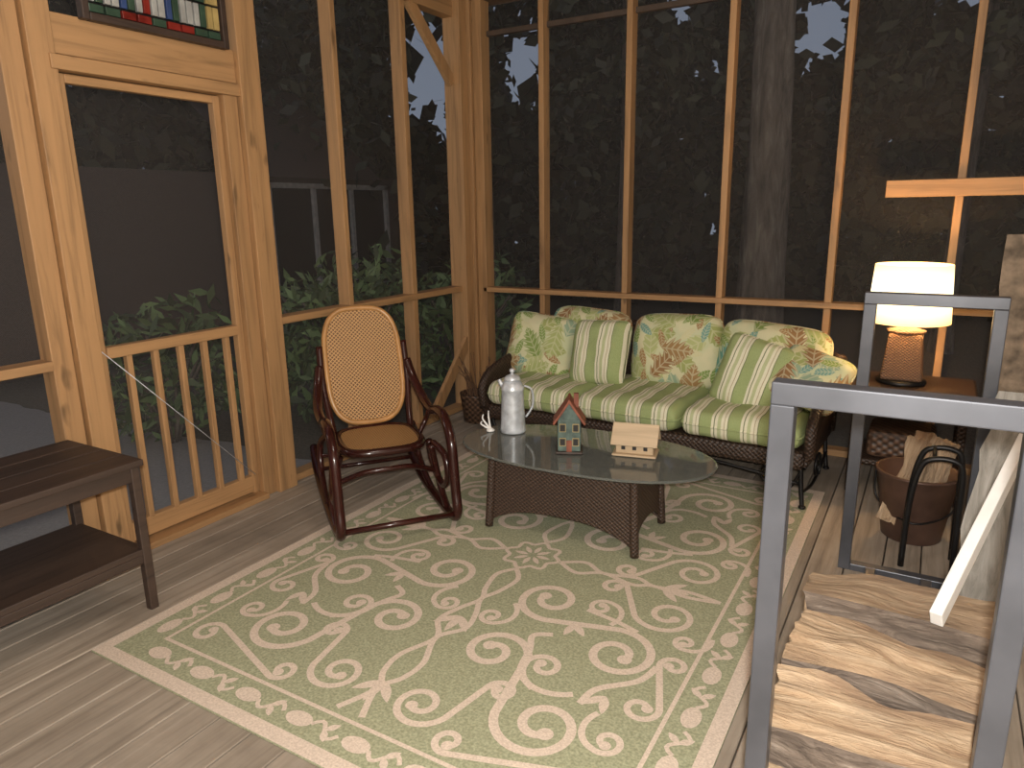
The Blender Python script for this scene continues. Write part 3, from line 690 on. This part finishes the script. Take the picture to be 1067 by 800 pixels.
# clearings in the canopy where dusk sky shows (azimuth, elevation, half sizes in degrees, seen from the porch)
GAPS=[(126,10,3.2,6.5),(119.4,10.5,2.4,4.5),(98.5,11.5,3.2,3.6),(84,9,2.4,4.5),(90,12.5,2,2),(141,14,2.,2.5),(133,17,3.,2.),(108,14,2,2)]
def thin(C,off):
    P=C+np.array(off)-np.array([0,0,1.5]); az=np.degrees(np.arctan2(P[:,1],P[:,0])); el=np.degrees(np.arctan2(P[:,2],np.hypot(P[:,0],P[:,1])))
    keep=np.ones(len(C),bool)
    for a,e,ra,re in GAPS:
        d=((az-a)/ra)**2+((el-e)/re)**2; keep&=d>np.random.uniform(.15,1.6,len(C))**1.3
    return C[keep]
def leaves(name,C,size,asp,mat,par):
    n=len(C); nr=np.random.normal(size=(n,3)); nr/=np.linalg.norm(nr,axis=1)[:,None]
    t=np.cross(nr,np.random.normal(size=(n,3))); t/=np.linalg.norm(t,axis=1)[:,None]; b=np.cross(nr,t)
    s=(size*np.random.uniform(.6,1.3,n))[:,None]
    P=np.stack([C-t*s,C+b*s*asp,C+t*s,C-b*s*asp],1).reshape(-1,3)
    me=bpy.data.meshes.new(name); me.from_pydata(P.tolist(),[],np.arange(4*n).reshape(-1,4).tolist()); me.materials.append(mat)
    o=bpy.data.objects.new(name,me); bpy.context.collection.objects.link(o); o.parent=par; return o
T=[trunk(-1.42,7.0,.19,9,1),trunk(-3.9,9.8,.10,9,2),trunk(1.3,8.6,.12,9,3),trunk(-5.2,8.2,.10,9,4),trunk(-2.6,12,.13,9,5),trunk(.2,10.5,.10,9,6),trunk(-7.2,10.5,.13,9,7)]
def clumps(cz,R,H,nc,per,cr_):
    out=[]
    for i in range(nc):
        a=random.uniform(0,6.28);r=R*math.sqrt(random.random());z=cz+random.uniform(-H,H)
        out.append(np.array([r*math.cos(a),r*math.sin(a),z])+np.random.normal(size=(per,3))*cr_*np.array([1,1,.6]))
    return np.concatenate(out)
for i,(g_,cz,R,nc) in enumerate(zip(T,(7.2,5.5,6,5.5,6,5.5,6.5),(2.2,2.5,2.3,2.2,2.8,2.6,2.6),(20,36,34,34,50,40,44))):
    C=clumps(cz,R,2.6,nc,60,.45); leaves("leaves",thin(C,g_.location),.11,.55,leaf_far,g_)
FG=group("forest_edge")
C=[]
for i in range(480):
    a=random.uniform(math.radians(35),math.radians(190)); r=random.uniform(12.5,16)
    z=random.random()**1.25*9-.2
    C.append(np.array([-1+r*math.cos(a),1+r*math.sin(a),z])+np.random.normal(size=(80,3))*np.array([.75,.75,.6]))
leaves("foliage",thin(np.concatenate(C),(0,0,0)),.18,.6,leaf_far,FG)
n=30000; a=np.random.uniform(math.radians(35),math.radians(190),n); r=np.random.uniform(17,21,n); z=np.random.uniform(-.3,15,n)
leaves("foliage_mass",thin(np.stack([-1+r*np.cos(a),1+r*np.sin(a),z],1),(0,0,0)),.42,.75,leaf_far,FG)
def bush(x,y,r,h,n,seed):
    g_=group("rhododendron_bush",(x,y,-.35)); np.random.seed(seed)
    d=np.random.normal(size=(n,3)); d/=np.linalg.norm(d,axis=1)[:,None]; rr=np.random.uniform(.55,1.,n)[:,None]
    C=d*rr*np.array([r,r,h/2])+np.array([0,0,h/2]); C=C[C[:,2]>0.02]
    C+=.12*np.sin(C[:,[1,2,0]]*6)
    leaves("leaves",C,.085,.32,leaf_b,g_)
    for k in range(9):
        a=k*.7; tube("branch",[(0.05*math.cos(a),.05*math.sin(a),0),(.3*r*math.cos(a),.3*r*math.sin(a),h*.4),(.7*r*math.cos(a),.7*r*math.sin(a),h*.75)],.014,bark,g_,5,3)
bush(-4.6,4.8,.85,1.5,2000,1); bush(-5.4,3.5,.65,1.2,800,2); bush(-4.3,6.2,.9,1.35,1400,3)
# ------------------------------------------------------------------ world and lights
W=bpy.data.worlds.new("dusk"); S.world=W; W.use_nodes=True; bg=W.node_tree.nodes["Background"]
tc=W.node_tree.nodes.new("ShaderNodeTexCoord"); sp_=W.node_tree.nodes.new("ShaderNodeSeparateXYZ"); rp=W.node_tree.nodes.new("ShaderNodeValToRGB")
W.node_tree.links.new(tc.outputs["Generated"],sp_.inputs[0]); W.node_tree.links.new(sp_.outputs[2],rp.inputs[0]); W.node_tree.links.new(rp.outputs[0],bg.inputs[0])
rp.color_ramp.elements[0].position=0.; rp.color_ramp.elements[0].color=(.22,.26,.33,1); rp.color_ramp.elements[1].position=.6; rp.color_ramp.elements[1].color=(.14,.165,.23,1)
bg.inputs[1].default_value=.75
def light(name,ty,loc,e,col,r=.05):
    l=bpy.data.lights.new(name,ty); l.energy=e; l.color=col; l.shadow_soft_size=r; o=bpy.data.objects.new(name,l); bpy.context.collection.objects.link(o); o.location=loc; return o
light("camera_flash",'POINT',(.03,-.03,1.57),285,(1,.965,.91),.03)
light("lamp_bulb",'POINT',(-.095,4.22,1.06),30,(1,.60,.28),.05)
light("outdoor_fill",'POINT',(-6.0,.5,2.6),28,(1,.93,.84),.1)  # made-up outdoor source, added to brighten the driveway and brick
CL=group("ceiling_fill_fixture",(-.9,1.3,2.93))  # invented fixture out of view, a body for the added fill light
lathe("canopy",[(.09,0),(.09,-.02),(.05,-.03)],black_iron,CL)
go=NT("fill_bowl_glow"); go.b.inputs["Emission Color"].default_value=(1,.9,.75,1); go.b.inputs["Emission Strength"].default_value=3  # glow of the invented fixture's bowl
lathe("fill_bowl",[(.12,-.03),(.15,-.05),(.14,-.10),(.08,-.13),(.01,-.14)],go.m,CL)
light("ceiling_fill",'POINT',(-.9,1.6,2.60),32,(1,.94,.85),.14)  # unseen fill light, added to flatten the flash falloff
# ------------------------------------------------------------------ camera
cam=bpy.data.cameras.new("camera"); co=bpy.data.objects.new("camera",cam); bpy.context.collection.objects.link(co)
f_,yaw,pit,rol=744.3,.5336,.2385,.0164
F=Vector((-math.sin(yaw)*math.cos(pit),math.cos(yaw)*math.cos(pit),-math.sin(pit)))
Rn=Vector((math.cos(yaw),math.sin(yaw),0)); Un=Rn.cross(F)
R=Rn*math.cos(rol)-Un*math.sin(rol);U=Un*math.cos(rol)+Rn*math.sin(rol)
co.matrix_world=Matrix((( R.x,U.x,-F.x,0),(R.y,U.y,-F.y,0),(R.z,U.z,-F.z,1.5),(0,0,0,1)))
cam.sensor_width=36; cam.lens=f_/1067*36; cam.clip_start=.02
S.camera=co
